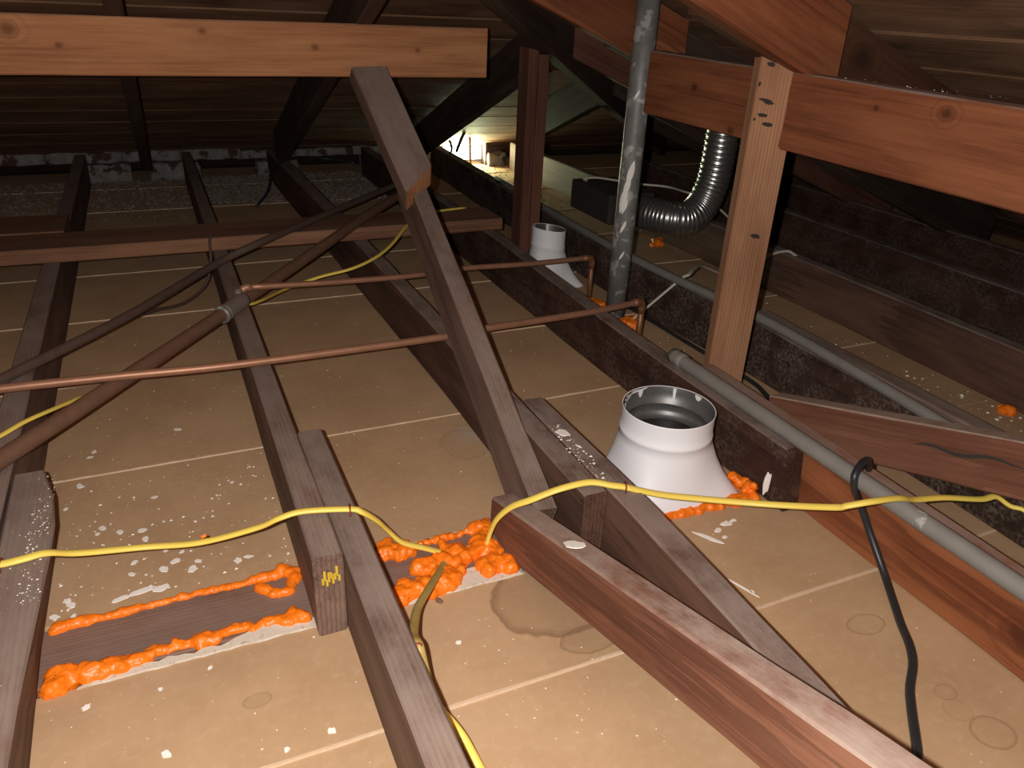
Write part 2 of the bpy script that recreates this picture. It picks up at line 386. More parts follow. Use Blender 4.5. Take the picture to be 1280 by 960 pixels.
# masonry curb at the far eave, broken by dark gaps
wall = empty('wall_far', (1, 4.02, 0), kind='structure')
rnd = random.Random(3)
def lump(name, x0, x1, y0, y1, z0, z1, mat, parent, amp=.008, cuts=5):
    c = Vector(((x0 + x1) / 2, (y0 + y1) / 2, (z0 + z1) / 2)); bm = bmesh.new()
    bmesh.ops.create_cube(bm, size=1, matrix=Matrix.Diagonal((x1 - x0, y1 - y0, z1 - z0, 1)))
    bmesh.ops.subdivide_edges(bm, edges=list(bm.edges), cuts=cuts, use_grid_fill=True)
    for v in bm.verts:
        p = v.co + c; v.co += Vector((noise.noise(p * 25), noise.noise(p * 25 + Vector((7, 0, 0))), noise.noise(p * 25 + Vector((0, 9, 0))))) * amp * 1.6
    me = bpy.data.meshes.new(name); bm.to_mesh(me); bm.free(); me.polygons.foreach_set('use_smooth', [True] * len(me.polygons))
    return link(name, me, mat, parent, Matrix.Translation(c))
xx = -1.6
gaps = [(-.62, -.32), (-.10, -.02), (.20, .46), (.66, .98), (1.43, 1.68)]
edges = [-1.6] + [v for g in gaps for v in g] + [1.78]
for a, b in zip(edges[0::2], edges[1::2]):
    x = a
    while x < b - .03:
        e = min(b, x + rnd.uniform(.16, .26))
        lump('masonry_block', x, e - .004, 3.98, 4.09, -.01, .075 + rnd.uniform(-.01, .01), M_BRICK, wall)
        x = e
x = -1.6
while x < 1.7:
    e = x + rnd.uniform(.2, .34)
    if not (1.25 < (x + e) / 2 < 1.8): lump('masonry_block', x, e - .003, 3.99, 4.08, .085, .125 + rnd.uniform(-.008, .008), M_BRICK, wall, .006)
    x = e
wr = empty('wall_right', (3.0, 1.5, 0), kind='structure')
y = -.4
while y < 2.2:
    e = y + rnd.uniform(.18, .3); lump('masonry_block', 2.86, 2.98, y, e - .004, -.01, .06 + rnd.uniform(-.02, .02), M_BRICK, wr, .01, 3); y = e

# ------------------------------------------------------------------ joists
JG = 'ceiling joists running away under the roof'
def joist(rows, mat, label): return beam('ceiling_joist', rows, mat, label, 'joist', JG)
Z1 = .14
joist([prow(.845, -.312, -.270, 0, Z1), prow(2.4, -.312, -.268, 0, Z1), prow(3.9, -.31, -.267, 0, Z1)], W_GREY, 'grey-brown joist crossed by the rusty pipe, ending beside the paint-splashed joist')
joist([prow(.845, .116, .157, 0, Z1), prow(2.0, .117, .158, 0, Z1), prow(3.9, .122, .160, 0, Z1)], W_GREY, 'joist with yellow crayon scribble on its sawn end above the foamed plate')
joist([prow(.845, .533, .574, 0, Z1), prow(1.5, .533, .574, 0, Z1, .535), prow(2.35, .528, .569, 0, Z1, .52, .56), prow(3.9, .494, .552, 0, Z1, .50, .55)], W_OLD, 'dark joist whose side the long leaning brace stands against')
joist([prow(.845, .936, .976, 0, Z1, .959, .998), prow(1.2, .932, .972, 0, Z1, .950, .99), prow(1.6, .938, .978, 0, Z1, .943, .983), prow(2.2, .96, 1.0, 0, Z1, .945, .985), prow(3.9, .95, .99, 0, Z1)], W_MOLD, 'dark stained joist behind the large white duct boot, conduit along its top')
joist([prow(.40, 1.258, 1.30, 0, Z1, 1.285, 1.325), prow(1.0, 1.285, 1.325, 0, Z1, 1.30, 1.34), prow(1.35, 1.295, 1.338, 0, Z1), prow(1.84, 1.262, 1.305, 0, Z1), prow(2.3, 1.262, 1.303, 0, Z1), prow(3.9, 1.315, 1.356, 0, Z1)], W_FUZZ, 'furry black-stained joist with a thin conduit along its top edge')
joist([prow(.30, 1.343, 1.386, 0, Z1 - .004), prow(1.42, 1.345, 1.388, 0, Z1 - .004)], W_GREY, 'dusty joist doubled onto the far side of the furry black-stained joist')
joist([prow(.25, 1.775, 1.816, 0, Z1), prow(1.5, 1.79, 1.832, 0, Z1), prow(3.9, 1.765, 1.806, 0, Z1)], W_OLD, 'joist with white crumbs and an orange foam spot at its foot')
joist([prow(.25, 2.195, 2.236, 0, Z1), prow(3.3, 2.20, 2.241, 0, Z1)], W_MOLD, 'dark joist next to last before the low right eave')
joist([prow(.25, 2.60, 2.641, 0, Z1), prow(2.9, 2.60, 2.641, 0, Z1)], W_MOLD, 'dark joist closest to the low right eave')
# near joists lapped beside them over the wall
joist([prow(1.197, -.263, -.222, 0, .143, -.264, -.236), prow(1.12, -.264, -.205, 0, .143, -.265, -.236), prow(1.045, -.264, -.198, 0, .142, -.265, -.236), prow(.96, -.264, -.199, 0, .141, -.265, -.236), prow(.72, -.264, -.212, 0, .14, -.265, -.233), prow(-.2, -.264, -.222, 0, .14)], W_GREY, 'grey joist splashed with white paint along its edge, yellow cable stapled on top')
J2B = joist([prow(1.188, .158, .199, 0, Z1), prow(.55, .158, .199, 0, Z1), prow(-.2, .157, .198, 0, Z1)], W_GREY, 'weathered joist lapped beside the crayon-marked one, two cables stapled to it')
joist([prow(1.167, .577, .618, 0, Z1), prow(.8, .578, .625, 0, Z1, .578, .62), prow(.35, .569, .61, 0, Z1), prow(-.2, .565, .606, 0, Z1)], W_OLD, 'joist with a dried white drip on top, touching the large white boot')
joist([prow(1.19, 1.0, 1.04, 0, Z1 - .003), prow(.85, .99, 1.040, 0, Z1 - .003, 1.0, 1.04), prow(.6, .982, 1.038, 0, Z1 - .003, 1.0, 1.04), prow(-.1, .985, 1.035, 0, Z1 - .003, .998)], W_RED, 'red-brown joist with a large knot under the thick grey conduit')
# crayon scribble on the sawn end
J2 = [o for o in COL.objects if o.get('label', '').startswith('joist with yellow crayon')][0]
for k in range(9):
    x = .126 + .0028 * k; z = .092 + .006 * math.sin(k * 2.1) + .0008 * k
    box('crayon_mark', x, x + .0032, .8432, .8448, z, z + .010 + .006 * (k % 2), M_CRAYON, J2, 0)

# top plate of the wall below, white plaster along it
beam('wall_top_plate', [xrow(-.9, .884, .995, -.03, .001), xrow(.63, .884, .995, -.03, .001)], W_PLATE, 'flat brown wall plate sunk between two beads of orange foam', 'plate', ch=.002)
def strip(name, pts, mat, label, cat, group=None, th=.004, parent=None, z=0.0):
    """flat irregular patch from an outline, with thickness"""
    c = Vector((sum(p[0] for p in pts) / len(pts), sum(p[1] for p in pts) / len(pts), z)); n = len(pts)
    V = [(p[0] - c.x, p[1] - c.y, 0) for p in pts] + [((p[0] - c.x) * .94, (p[1] - c.y) * .94, th) for p in pts]
    F = [tuple(range(n, 2 * n))] + [(i, (i + 1) % n, n + (i + 1) % n, n + i) for i in range(n)]
    o = put(name, V, F, mat, parent, Matrix.Translation(c))
    return tag(o, label, cat, group)
def ragged(x0, x1, ylo, yhi, n, seed):
    r = random.Random(seed); lo = [(x0 + (x1 - x0) * i / n, ylo(i / n) + r.uniform(-.0012, .0012)) for i in range(n + 1)]
    hi = [(x0 + (x1 - x0) * i / n, yhi(i / n) + r.uniform(-.004, .004)) for i in range(n + 1)]
    return lo + hi[::-1]
strip('plaster_strip', ragged(-.19, .118, lambda t: .866, lambda t: .872 + .02 * t + .006 * math.sin(9 * t), 26, 1), M_PLASTER, 'crumbly white plaster strip between lower foam bead and tan panel', 'plaster', th=.003)
strip('plaster_strip', ragged(.235, .446, lambda t: .862, lambda t: .875 + (.028 if .42 < t < .74 else 0), 24, 2), M_PLASTER, 'white plaster patch between foam mass and water-stained panel', 'plaster', th=.003)

# ------------------------------------------------------------------ braces, struts, posts, purlins
d, s, u = axes(.078, .358, -.065)
P = Vector((.478, 1.0, .03))
beam('roof_brace', [drow(P + d * -.075, s, u, .041, .094), drow(P + d * .95, s, u, .041, .094)], W_GREY, 'long leaning brace rising from the foamed plate, copper pipes behind it', 'brace')
d, s, u = axes(-.147, .685, .036)
P = Vector((.512, 1.75, .40))
a = [P + d * -.045, P + d * .025 + s * .092, P + d * .05 + s * .092 + u * .041, P + d * -.02 + u * .041]
beam('roof_brace', [a, drow(P + d * .36, s, u, .092, .041)], W_GREY, 'short flat brace with a fresh angled cut, lapped onto the long leaning brace', 'brace', step=.05)
sb = [o for o in COL.objects if o.get('label', '').startswith('short flat brace')][0]
fa = [a[0] - d * .0012, a[1] - d * .0012, a[2] - d * .0012, a[3] - d * .0012]; fc_ = sum(fa, Vector()) / 4
put('cut_end', [fc_ + (p - fc_) * .92 - fc_ for p in fa] + [fc_ + (p - fc_) * .92 + d * .003 - fc_ for p in fa], [(0, 1, 2, 3), (4, 7, 6, 5), (0, 4, 5, 1), (1, 5, 6, 2), (2, 6, 7, 3), (3, 7, 4, 0)], W_PALE, sb, Matrix.Translation(fc_))
def sl(y): return -.294 * (y - .9)
def srow(y):
    x = .439 - .0232 * (y - .9); zb = sl(y); zt = zb + .0938
    return [(x, y, max(0, zb)), (x + .041, y, max(0, zb)), (x + .0425, y, zt), (x + .0015, y, zt)]
beam('roof_strut', [srow(.985), srow(.9), srow(.4), srow(-.15)], W_STRUT, 'red-brown strut with pale dusty top and white blotch, foot in the foam mass', 'strut')
d, s, u = axes(-.081, -.30, -.042)
P = Vector((1.054, .9, .085))
beam('roof_strut', [drow(P + d * .098, s, u, .040, .089), drow(P - d * .9, s, u, .040, .089)], W_STRUT, 'cracked brown strut rising beside the thick conduit', 'strut')
# tan post, notched over the right purlin
def post(name, B, th, wd, dp, z0, z1, mat, label, notch=None):
    ex = Vector((math.cos(th), -math.sin(th), 0)); ey = Vector((math.sin(th), math.cos(th), 0)); B = Vector((*B, 0))
    prof = [(0, z0), (wd, z0), (wd, z1), (0, z1)] if not notch else [(0, z0), (wd, z0), (wd, notch[1]), (notch[0], notch[1]), (notch[0] + .004, notch[1] + .05), (notch[0] + .002, notch[2] - .03), (notch[0] + .006, notch[2]), (wd * .93, notch[2]), (wd * .93, z1 - .01), (0, z1)]
    n = len(prof); mw = frame(B + Vector((0, 0, z0)), Vector((0, 0, 1)), ey); inv = mw.inverted()
    V = [inv @ (B + ex * a + Vector((0, 0, z))) for a, z in prof] + [inv @ (B + ey * dp + ex * a + Vector((0, 0, z))) for a, z in prof]
    F = [tuple(range(n))[::-1], tuple(range(n, 2 * n))] + [(i, (i + 1) % n, n + (i + 1) % n, n + i) for i in range(n)]
    me = bpy.data.meshes.new(name); me.from_pydata([tuple(v) for v in V], [], F); me.update()
    bm = bmesh.new(); bm.from_mesh(me); bmesh.ops.recalc_face_normals(bm, faces=bm.faces); bmesh.ops.bevel(bm, geom=list(bm.edges), offset=.0018, segments=1, affect='EDGES'); bm.to_mesh(me); bm.free()
    return tag(link(name, me, mat, None, mw), label, 'post')
post('roof_post', (1.06, 1.225), .35, .083, .037, 0, .757, W_POST, 'tan wooden post notched around the purlin, smudged black', (.064, .588, .724))
tp = [o for o in COL.objects if o.get('label', '').startswith('tan wooden post')][0]
M_SOOT = plain('black_smudge', (.03, .024, .02), .9)
for k, (a, z, w_, h_) in enumerate(((.020, .735, .018, .008), (.022, .672, .030, .006), (.028, .668, .020, .007), (.020, .645, .020, .008), (.034, .628, .026, .009), (.006, .637, .005, .007), (.052, .408, .022, .010), (.004, .70, .005, .010))):
    mm = Matrix.Translation(Vector((1.06, 1.225, 0)) + Vector((math.cos(.35), -math.sin(.35), 0)) * a + Vector((0, 0, z))) @ Matrix.Rotation(-.35, 4, 'Z') @ Matrix.Rotation(.15, 4, 'Y')
    V = [(math.cos(t_) * w_ / 2 * (.7 + .5 * random.random()), e_, math.sin(t_) * h_ / 2 * (.7 + .5 * random.random())) for e_ in (-.0008, .001) for t_ in [i * .7 for i in range(9)]]
    put('smudge', V, [tuple(range(9)), tuple(range(17, 8, -1))] + [(i, (i + 1) % 9, 9 + (i + 1) % 9, 9 + i) for i in range(9)], M_SOOT, tp, mm)
st = [o for o in COL.objects if o.get('label', '').startswith('cracked brown strut')][0]
d, s, u = axes(-.081, -.30, -.042); P = Vector((1.054, .9, .085)); V = []; F = []
for i in range(13):
    t_ = -.215 - .17 * i / 12; hh = .053 + .0035 * math.sin(i * .9); wd_ = .0004 + .0026 * math.sin(math.pi * (i + .5) / 13)
    for e_ in (-.0012, .004):
        for g_ in (-1, 1): V.append(P + d * t_ + u * (hh + g_ * wd_) + s * e_)
for i in range(12):
    k = i * 4
    for a_, b_ in ((0, 1), (1, 3), (3, 2), (2, 0)): F.append((k + a_, k + b_, k + 4 + b_, k + 4 + a_))
F += [(0, 2, 3, 1), (48, 49, 51, 50)]
put('crack', [v - P for v in V], F, M_SOOT, st, Matrix.Translation(P))
p0 = empty('roof_post', (1.07, 2.21, 0), 'dark red-brown double post behind the small white boot', 'post')
beam('ply', [[(1.04, 2.19, 0), (1.072, 2.19, 0), (1.072, 2.262, 0), (1.04, 2.262, 0)], [(1.04, 2.19, .70), (1.072, 2.19, .695), (1.072, 2.262, .695), (1.04, 2.262, .70)]], W_PROP, parent=p0)
beam('ply', [[(1.073, 2.187, 0), (1.106, 2.187, 0), (1.106, 2.262, 0), (1.073, 2.262, 0)], [(1.073, 2.187, .684), (1.106, 2.187, .684), (1.106, 2.262, .684), (1.073, 2.262, .684)]], W_PROP, parent=p0)
beam('purlin', [xrow(-1.2, 2.06, 2.101, .630, .752), xrow(.853, 2.06, 2.101, .631, .753)], W_PALE, 'pale orange-brown purlin with knots, sawn off above the leaning brace', 'purlin')
beam('purlin', [prow(-.3, 1.16, 1.201, .561, .701), prow(.6, 1.137, 1.178, .574, .714), prow(1.67, 1.108, 1.149, .59, .73)], W_PURL, 'dark red purlin flecked with white, passing the notched tan post', 'purlin')
# rafters
RG = 'rafters of the hip roof'
for x, lab in ((-.03, 'far slope rafter crossing behind the knotty end of the pale purlin'), (.525, 'far slope rafter passing behind the pale purlin near the leaning brace'), (1.165, 'far slope rafter edging the daylit roof boards'), (1.64, 'far slope jack rafter lit by the eave opening, meeting the hip')):
    y1 = max(x + 1.1 + .03, 1.1)
    rows = [[(x - .02, yy, FZ(yy)), (x + .02, yy, FZ(yy)), (x + .02, yy, FZ(yy) + .15), (x - .02, yy, FZ(yy) + .15)] for yy in (3.30 if x > 1.5 else 3.68, y1)]
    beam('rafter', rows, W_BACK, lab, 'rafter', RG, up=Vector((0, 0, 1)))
for y, x0, x1, lab, mt in ((1.19, .12, 1.20, 'reddish rafter resting on the purlin above the notched post', W_DEEP), (1.232, .9, 2.86, 'rafter lapped behind the reddish rafter above the notched post', W_KNOT), (1.845, .76, 1.32, 'reddish rafter passing behind the galvanised vent pipe', W_DEEP), (1.887, 1.12, 2.86, 'dark lower rafter lapped behind the rafter at the vent pipe', W_BACK), (2.35, 1.24, 2.86, 'short rafter butting the hip behind the galvanised vent pipe', W_PROP), (2.72, 1.65, 2.86, 'pale-lit jack rafter beyond the flexible duct', W_BACK), (3.2, 2.13, 2.86, 'last short jack rafter in the far corner', W_BACK)):
    rows = [[(xx, y + .02, RZ(xx)), (xx, y - .02, RZ(xx)), (xx, y - .02, RZ(xx) + .15), (xx, y + .02, RZ(xx) + .15)] for xx in (x0, x1)]
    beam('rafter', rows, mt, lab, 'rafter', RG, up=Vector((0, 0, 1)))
q = Vector((1, -1, 0)).normalized() * .021
rows = []
for yy in (.9, 3.72):
    c = Vector((yy - 1.1, yy, FZ(yy) - .012)); rows.append([c - q, c + q, c + q + Vector((0, 0, .17)), c - q + Vector((0, 0, .17))])
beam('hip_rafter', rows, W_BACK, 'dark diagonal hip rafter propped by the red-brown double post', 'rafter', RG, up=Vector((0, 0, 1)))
# boards laid across the joists
beam('cross_board', [xrow(-1.1, 2.305, 2.465, .1405, .18), xrow(.3, 2.295, 2.462, .1405, .18), xrow(1.02, 2.292, 2.455, .1405, .18)], W_CROSS, 'long flat board laid across the joists under the pale purlin', 'board')
beam('cross_board', [xrow(-1.1, 2.50, 2.72, .1405, .178), xrow(-.262, 2.48, 2.68, .1405, .178)], W_CROSS, 'short wide board behind the long flat board across the joists', 'board')

# ------------------------------------------------------------------ sheet metal boots
def boot(name, base, rim, r, zrim, zneck, label, seed, tilt=0):
    """rectangular base lofted to a round collar, open top"""
    root = empty(name, ((base[0] + base[1]) / 2, (base[2] + base[3]) / 2, 0), label, 'duct boot')
    n = 64; V = []; F = []
    x0, x1, y0, y1 = base; cx, cy = rim
    def rect(a):
        c, s_ = math.cos(a), math.sin(a); hx, hy = (x1 - x0) / 2, (y1 - y0) / 2
        k = (abs(c / hx) ** 7 + abs(s_ / hy) ** 7) ** (-1 / 7); return Vector(((x0 + x1) / 2 + c * k, (y0 + y1) / 2 + s_ * k, 0))
    tz = lambda p: (p[0] - cx) * tilt
    prof = [(0, 0), (.02, .03), (.30, .20), (.56, .41), (.78, .64), (.93, .86), (1, 1)]
    rings = []
    for f, zf in prof:
        ring = []
        for i in range(n):
            a = 2 * math.pi * i / n; c = Vector((cx + math.cos(a) * r, cy + math.sin(a) * r, zneck)); b = rect(a)
            p = b.lerp(c, f); p.z = zneck * zf + tz(p) * zf; ring.append(p)
        rings.append(ring)
    H = zrim - zneck
    for zz, rr in ((.03, 1.016), (.10, 1.022), (.17, 1.016), (.22, 1.0), (.5, .997), (.95, 1.0), (1.0, 1.008)):
        ring = []
        for i in range(n):
            a = 2 * math.pi * i / n; p = Vector((cx + math.cos(a) * r * rr, cy + math.sin(a) * r * rr, zneck + H * zz)); p.z += tz(p); ring.append(p)
        rings.append(ring)
    V = [p for g in rings for p in g]
    for k in range(len(rings) - 1):
        for i in range(n):
            j = (i + 1) % n; F.append((k * n + i, k * n + j, k * n + n + j, k * n + n + i))
    c0 = root.location.copy()
    o = put('shell', [v - c0 for v in V], F, M_WPAINT, root, Matrix.Translation(c0), smooth=True)
    md = o.modifiers.new('th', 'SOLIDIFY'); md.thickness = .0012; md.offset = 1
    V = []; F = []; pr = [(1.0, .985), (.97, .75), (.972, .42), (.90, .34), (.90, .30), (.955, .22), (.96, 0.02), (.95, -.1), (.8, -.25)]
    for rr, zz in pr:
        for i in range(n):
            a = 2 * math.pi * i / n; p = Vector((cx + math.cos(a) * r * rr, cy + math.sin(a) * r * rr, zneck + H * zz)); p.z += tz(p)
            p.z = max(p.z, .004); V.append(p - c0)
    for k in range(len(pr) - 1):
        for i in range(n):
            j = (i + 1) % n; F.append((k * n + j, k * n + i, k * n + n + i, k * n + n + j))
    F.append(tuple(range((len(pr) - 1) * n, len(pr) * n)))
    ln = put('bare_liner', V, F, M_INNER, root, Matrix.Translation(c0), smooth=True)
    return root, (cx, cy, r, zneck, H, tz, ln)
def drip(root, info, a0, a1, zlo, ztop=.985):
    cx, cy, r, zn, H, tz = info[:6]; V = []; F = []; n = 8; c0 = root.location
    for i in range(n + 1):
        t = i / n; a = a0 + (a1 - a0) * t; e = math.sin(math.pi * t) ** .6
        for zz in (ztop, ztop - (ztop - zlo) * e):
            p = Vector((cx + math.cos(a) * r * .957, cy + math.sin(a) * r * .957, zn + H * zz)); p.z += tz(p); V.append(p - c0)
    for i in range(n): F.append((i * 2, i * 2 + 1, i * 2 + 3, i * 2 + 2))
    o = put('paint_drip', V, F, M_DRIP, info[6], Matrix.Translation(c0)); md = o.modifiers.new('th', 'SOLIDIFY'); md.thickness = .0016; md.offset = 0
b1, inf = boot('duct_boot', (.69, .928, .905, 1.09), (.797, 1.008), .0835, .168, .118, 'large white painted duct boot standing between two near joists', 1)
for a0, a1, zl in ((2.0, 2.75, .72), (2.52, 2.64, -.15), (2.30, 2.43, .15), (1.62, 1.76, .62), (1.5, 2.2, .90), (.78, .86, .35), (.1, .3, .78)): drip(b1, inf, a0, a1, zl)
b2, inf2 = boot('duct_boot', (1.03, 1.222, 2.06, 2.172), (1.098, 2.106), .052, .192, .13, 'small white painted duct boot in front of the double post', 2, -.12)
for a0, a1, zl in ((1.1, 1.3, .3), (2.2, 2.9, .75)): drip(b2, inf2, a0, a1, zl)

# ------------------------------------------------------------------ pipes
def elbow(name, a, c, b, r, mat, parent, rr=.018):
    a, b, c = Vector(a), Vector(b), Vector(c); u1 = (a - c).normalized(); u2 = (b - c).normalized()
    pts = [c + u1 * rr * 1.8, c + u1 * rr] + [(c + u1 * rr) * (1 - t) ** 2 + c * 2 * t * (1 - t) + (c + u2 * rr) * t * t for t in (.2, .4, .6, .8)] + [c + u2 * rr, c + u2 * rr * 1.8]
    return tube(name, pts, r, mat, parent)
CP2 = [(-.62, 1.436, .186), (-.299, 1.434, .182), (-.113, 1.432, .178), (.095, 1.429, .172), (.521, 1.459, .160), (.623, 1.479, .158), (.894, 1.515, .149), (1.051, 1.537, .149), (1.088, 1.545, .149)]
t = empty('copper_pipe', (-.3, 1.434, .182), 'long copper pipe crossing over the rusty pipe, bent down beside the dark joist', 'pipe')
tube('run', crom(CP2, 5), .0082, M_COPPER, t)
elbow('elbow', CP2[-2], CP2[-1], (1.088, 1.547, .05), .0105, M_COPPERD, t)
tube('drop', [Vector((1.088, 1.546, .135)), Vector((1.09, 1.548, .06)), Vector((1.092, 1.55, 0))], .0085, M_COPPERD, t)
CP1 = [(.148, 1.83, .186), (.373, 1.849, .171), (.588, 1.867, .162), (.737, 1.90, .157), (.933, 1.906, .150), (1.146, 1.908, .150)]
t = empty('copper_pipe', (.148, 1.83, .186), 'shorter copper pipe running from the rusty pipe fitting past the small boot', 'pipe')
tube('run', crom(CP1, 5), .0075, M_COPPER, t)
elbow('elbow', CP1[-2], CP1[-1], (1.146, 1.91, .05), .0098, M_COPPERD, t)
tube('drop', [Vector((1.146, 1.909, .135)), Vector((1.148, 1.912, .06)), Vector((1.15, 1.914, 0))], .0078, M_COPPERD, t)
elbow('elbow', CP1[1], CP1[0], (.140, 1.825, .16), .0098, M_COPPER, t, .012)
IA = [(-.42, 1.02, .157), (-.332, 1.152, .156), (-.282, 1.227, .156), (-.142, 1.42, .156), (.116, 1.776, .158), (.386, 2.101, .185), (.626, 2.403, .205), (.80, 2.62, .21)]
t = empty('iron_pipe', (.116, 1.776, .158), 'thick rusty iron pipe lying diagonally over the joists', 'pipe')
tube('run', crom(IA, 6), .0145, M_IRON, t, 18)
pa = Vector((.095, 1.747, .157)); pb = Vector((.145, 1.815, .161))
tube('fitting', [pa, pa.lerp(pb, .1), pa.lerp(pb, .5), pa.lerp(pb, .9), pb], .0195, M_SOLDER, t, 18)
tube('clamp_ring', [pa - (pb - pa) * .1, pa - (pb - pa) * .02], .0205, M_GALV, t, 18)
tube('branch', [Vector((.136, 1.815, .165)), Vector((.138, 1.822, .186))], .0098, M_SOLDER, t)
IB = [(-.50, 1.30, .151), (-.38, 1.455, .151), (-.318, 1.543, .151), (-.103, 1.812, .151), (.112, 2.119, .158), (.249, 2.184, .193), (.447, 2.396, .195), (.618, 2.578, .196), (.779, 2.751, .197), (.95, 2.93, .2)]
tag(tube('dusty_pipe', crom(IB, 6), .0105, M_IRON2), 'thin dark dusty pipe lying diagonally beyond the rusty iron pipe', 'pipe')
t = tube('vent_pipe', [Vector((1.165, 1.785, .0)), Vector((1.165, 1.785, .3)), Vector((1.163, 1.783, .6)), Vector((1.162, 1.782, .857))], .0285, M_GALV, None, 28)
tag(t, 'vertical mottled galvanised vent pipe with white smears', 'pipe')
for k, (z, a, sc) in enumerate(((.425, -2.1, 1.3), (.39, -2.3, 1.2), (.355, -2.5, 1.5), (.335, -2.3, .8), (.28, -2.25, .7), (.20, -2.1, .5), (.62, -2.3, .5))):
    V = []; F = []
    for i in range(7):
        tt = i / 6; hw = .22 * sc * math.sin(math.pi * (tt * .9 + .05)); zz = z + (tt - .5) * .05 * sc
        for da in (-hw, 0, hw): V.append((math.cos(a + da + .4 * (tt - .5)) * .0292, math.sin(a + da + .4 * (tt - .5)) * .0292, zz))
    for i in range(6):
        for j in range(2): F.append((i * 3 + j, i * 3 + j + 1, i * 3 + 4 + j, i * 3 + 3 + j))
    o = put('white_smear', V, F, M_CHIP, t, Matrix.Translation((1.1638, 1.7838, 0))); md = o.modifiers.new('th', 'SOLIDIFY'); md.thickness = .0012; md.offset = 1
def lin(a, b, n=24): a, b = Vector(a), Vector(b); return [a.lerp(b, i / n) for i in range(n + 1)]
c = tube('conduit', lin((.958, 1.222, .1545), (.966, .35, .1545)) + lin((.966, .3, .1545), (.965, -.2, .1545), 6), .0142, M_COND, None, 20)
tag(c, 'thick grey conduit lying along the dark joist under the black cable', 'conduit')
tube('coupling', lin((.958, 1.224, .1545), (.9583, 1.185, .1545), 3), .0158, M_COND, c, 20)
c = tube('conduit', crom([(1.30, 3.0, .1505), (1.268, 2.31, .1505), (1.262, 1.836, .1505), (1.287, 1.505, .1505), (1.303, 1.32, .1505), (1.287, 1.0, .1505), (1.265, .75, .1505), (1.25, .5, .1505)], 6), .0118, M_COND, None, 16)
tag(c, 'thinner grey conduit lying along the furry black-stained joist', 'conduit')

# ------------------------------------------------------------------ cables
Y1 = [(-.40, .96, .149), (-.288, .965, .150), (-.254, .964, .1485), (-.227, .966, .1485), (-.203, .975, .144), (-.17, .994, .12), (-.093, 1.005, .1), (-.019, .988, .1), (.058, .96, .125), (.09, .943, .146), (.124, .94, .151), (.187, .927, .1475), (.203, .922, .142), (.226, .931, .115), (.247, .945, .08), (.27, .946, .05), (.305, .945, .03), (.337, .946, .010)]
Y2 = [(.409, .936, .008), (.415, .933, .04), (.421, .92, .075), (.437, .903, .105), (.461, .884, .125), (.502, .869, .145), (.549, .86, .152), (.58, .844, .149), (.598, .836, .147), (.623, .827, .14), (.661, .815, .13), (.709, .795, .125), (.775, .758, .125), (.824, .708, .14), (.854, .655, .165), (.861, .642, .175), (.89, .627, .185), (.946, .626, .178), (.992, .632, .16), (1.058, .628, .15), (1.127, .613, .14), (1.158, .609, .14), (1.173, .592, .13), (1.19, .555, .12), (1.2, .45, .02)]
Y3 = [(.335, .925, .010), (.308, .884, .025), (.272, .827, .05), (.241, .777, .07), (.222, .731, .09), (.209, .691, .11), (.2045, .656, .128), (.2065, .638, .100), (.2085, .618, .082), (.214, .604, .068), (.227, .602, .045), (.237, .586, .03), (.247, .556, .008), (.253, .501, .006), (.26, .3, .006)]
Y4 = [(-.40, 1.22, .146), (-.334, 1.288, .146), (-.295, 1.327, .146), (-.265, 1.367, .145), (-.233, 1.411, .138), (-.196, 1.482, .12), (-.155, 1.558, .1), (-.015, 1.708, .1), (.118, 1.80, .146), (.177, 1.845, .14), (.282, 2.04, .1), (.371, 2.049, .12), (.457, 2.035, .14), (.538, 2.081, .152), (.605, 2.151, .165), (.679, 2.257, .183), (.736, 2.331, .186), (.828, 2.404, .186), (.944, 2.432, .186)]
c1 = tag(tube('electrical_cable', crom(Y1), .0065, M_YEL, flat=.6, sides=12), 'yellow cable stapled over two joists, dropping into the foam mass', 'cable')
c2 = tag(tube('electrical_cable', crom(Y2), .0062, M_YEL, flat=.65, sides=12), 'yellow cable rising from the foam and passing in front of the large boot', 'cable')
c3 = tag(tube('electrical_cable', crom(Y3), .0062, M_YELD, flat=.65, sides=12, rad=None), 'dirty yellow cable coming out of the foam down behind the weathered joist', 'cable')
c4 = tag(tube('electrical_cable', crom(Y4), .005, M_YEL, flat=.65, sides=10), 'thin yellow cable running beside the rusty pipe towards the cross board', 'cable')
c3.data.materials.clear(); c3.data.materials.append(M_YELD); c3.data.materials.append(M_YEL)
npth = len(crom(Y3))
for p in c3.data.polygons:
    if p.index // 12 > npth * .56: p.material_index = 1
BK = [(1.024, .745, .141), (1.0, .733, .170), (.969, .72, .1765), (.947, .709, .166), (.952, .705, .14), (.976, .709, .11), (.99, .684, .06), (.984, .632, .012), (.949, .581, .008), (.922, .544, .008), (.895, .507, .012), (.869, .479, .012), (.832, .451, .009), (.801, .421, .009), (.756, .374, .009), (.713, .334, .009), (.66, .25, .009)]
tag(tube('electrical_cable', crom(BK), .0062, M_BLK, sides=12), 'black cable looped over the thick conduit and trailing across the panel', 'cable')
BK2 = [(1.20, 1.86, .012), (1.24, 1.84, .01), (1.25, 1.70, .008), (1.255, 1.549, .008), (1.262, 1.377, .008), (1.262, 1.281, .008), (1.248, 1.224, .008), (1.231, 1.15, .008), (1.2, 1.0, .008)]
tag(tube('electrical_cable', crom(BK2), .0055, M_BLK, sides=10), 'black cable lying on the floor behind the tan notched post', 'cable')
WH = [(1.16, 1.715, .01), (1.20, 1.69, .06), (1.279, 1.655, .15), (1.299, 1.645, .167), (1.359, 1.70, .16), (1.46, 1.79, .13), (1.60, 1.84, .07)]
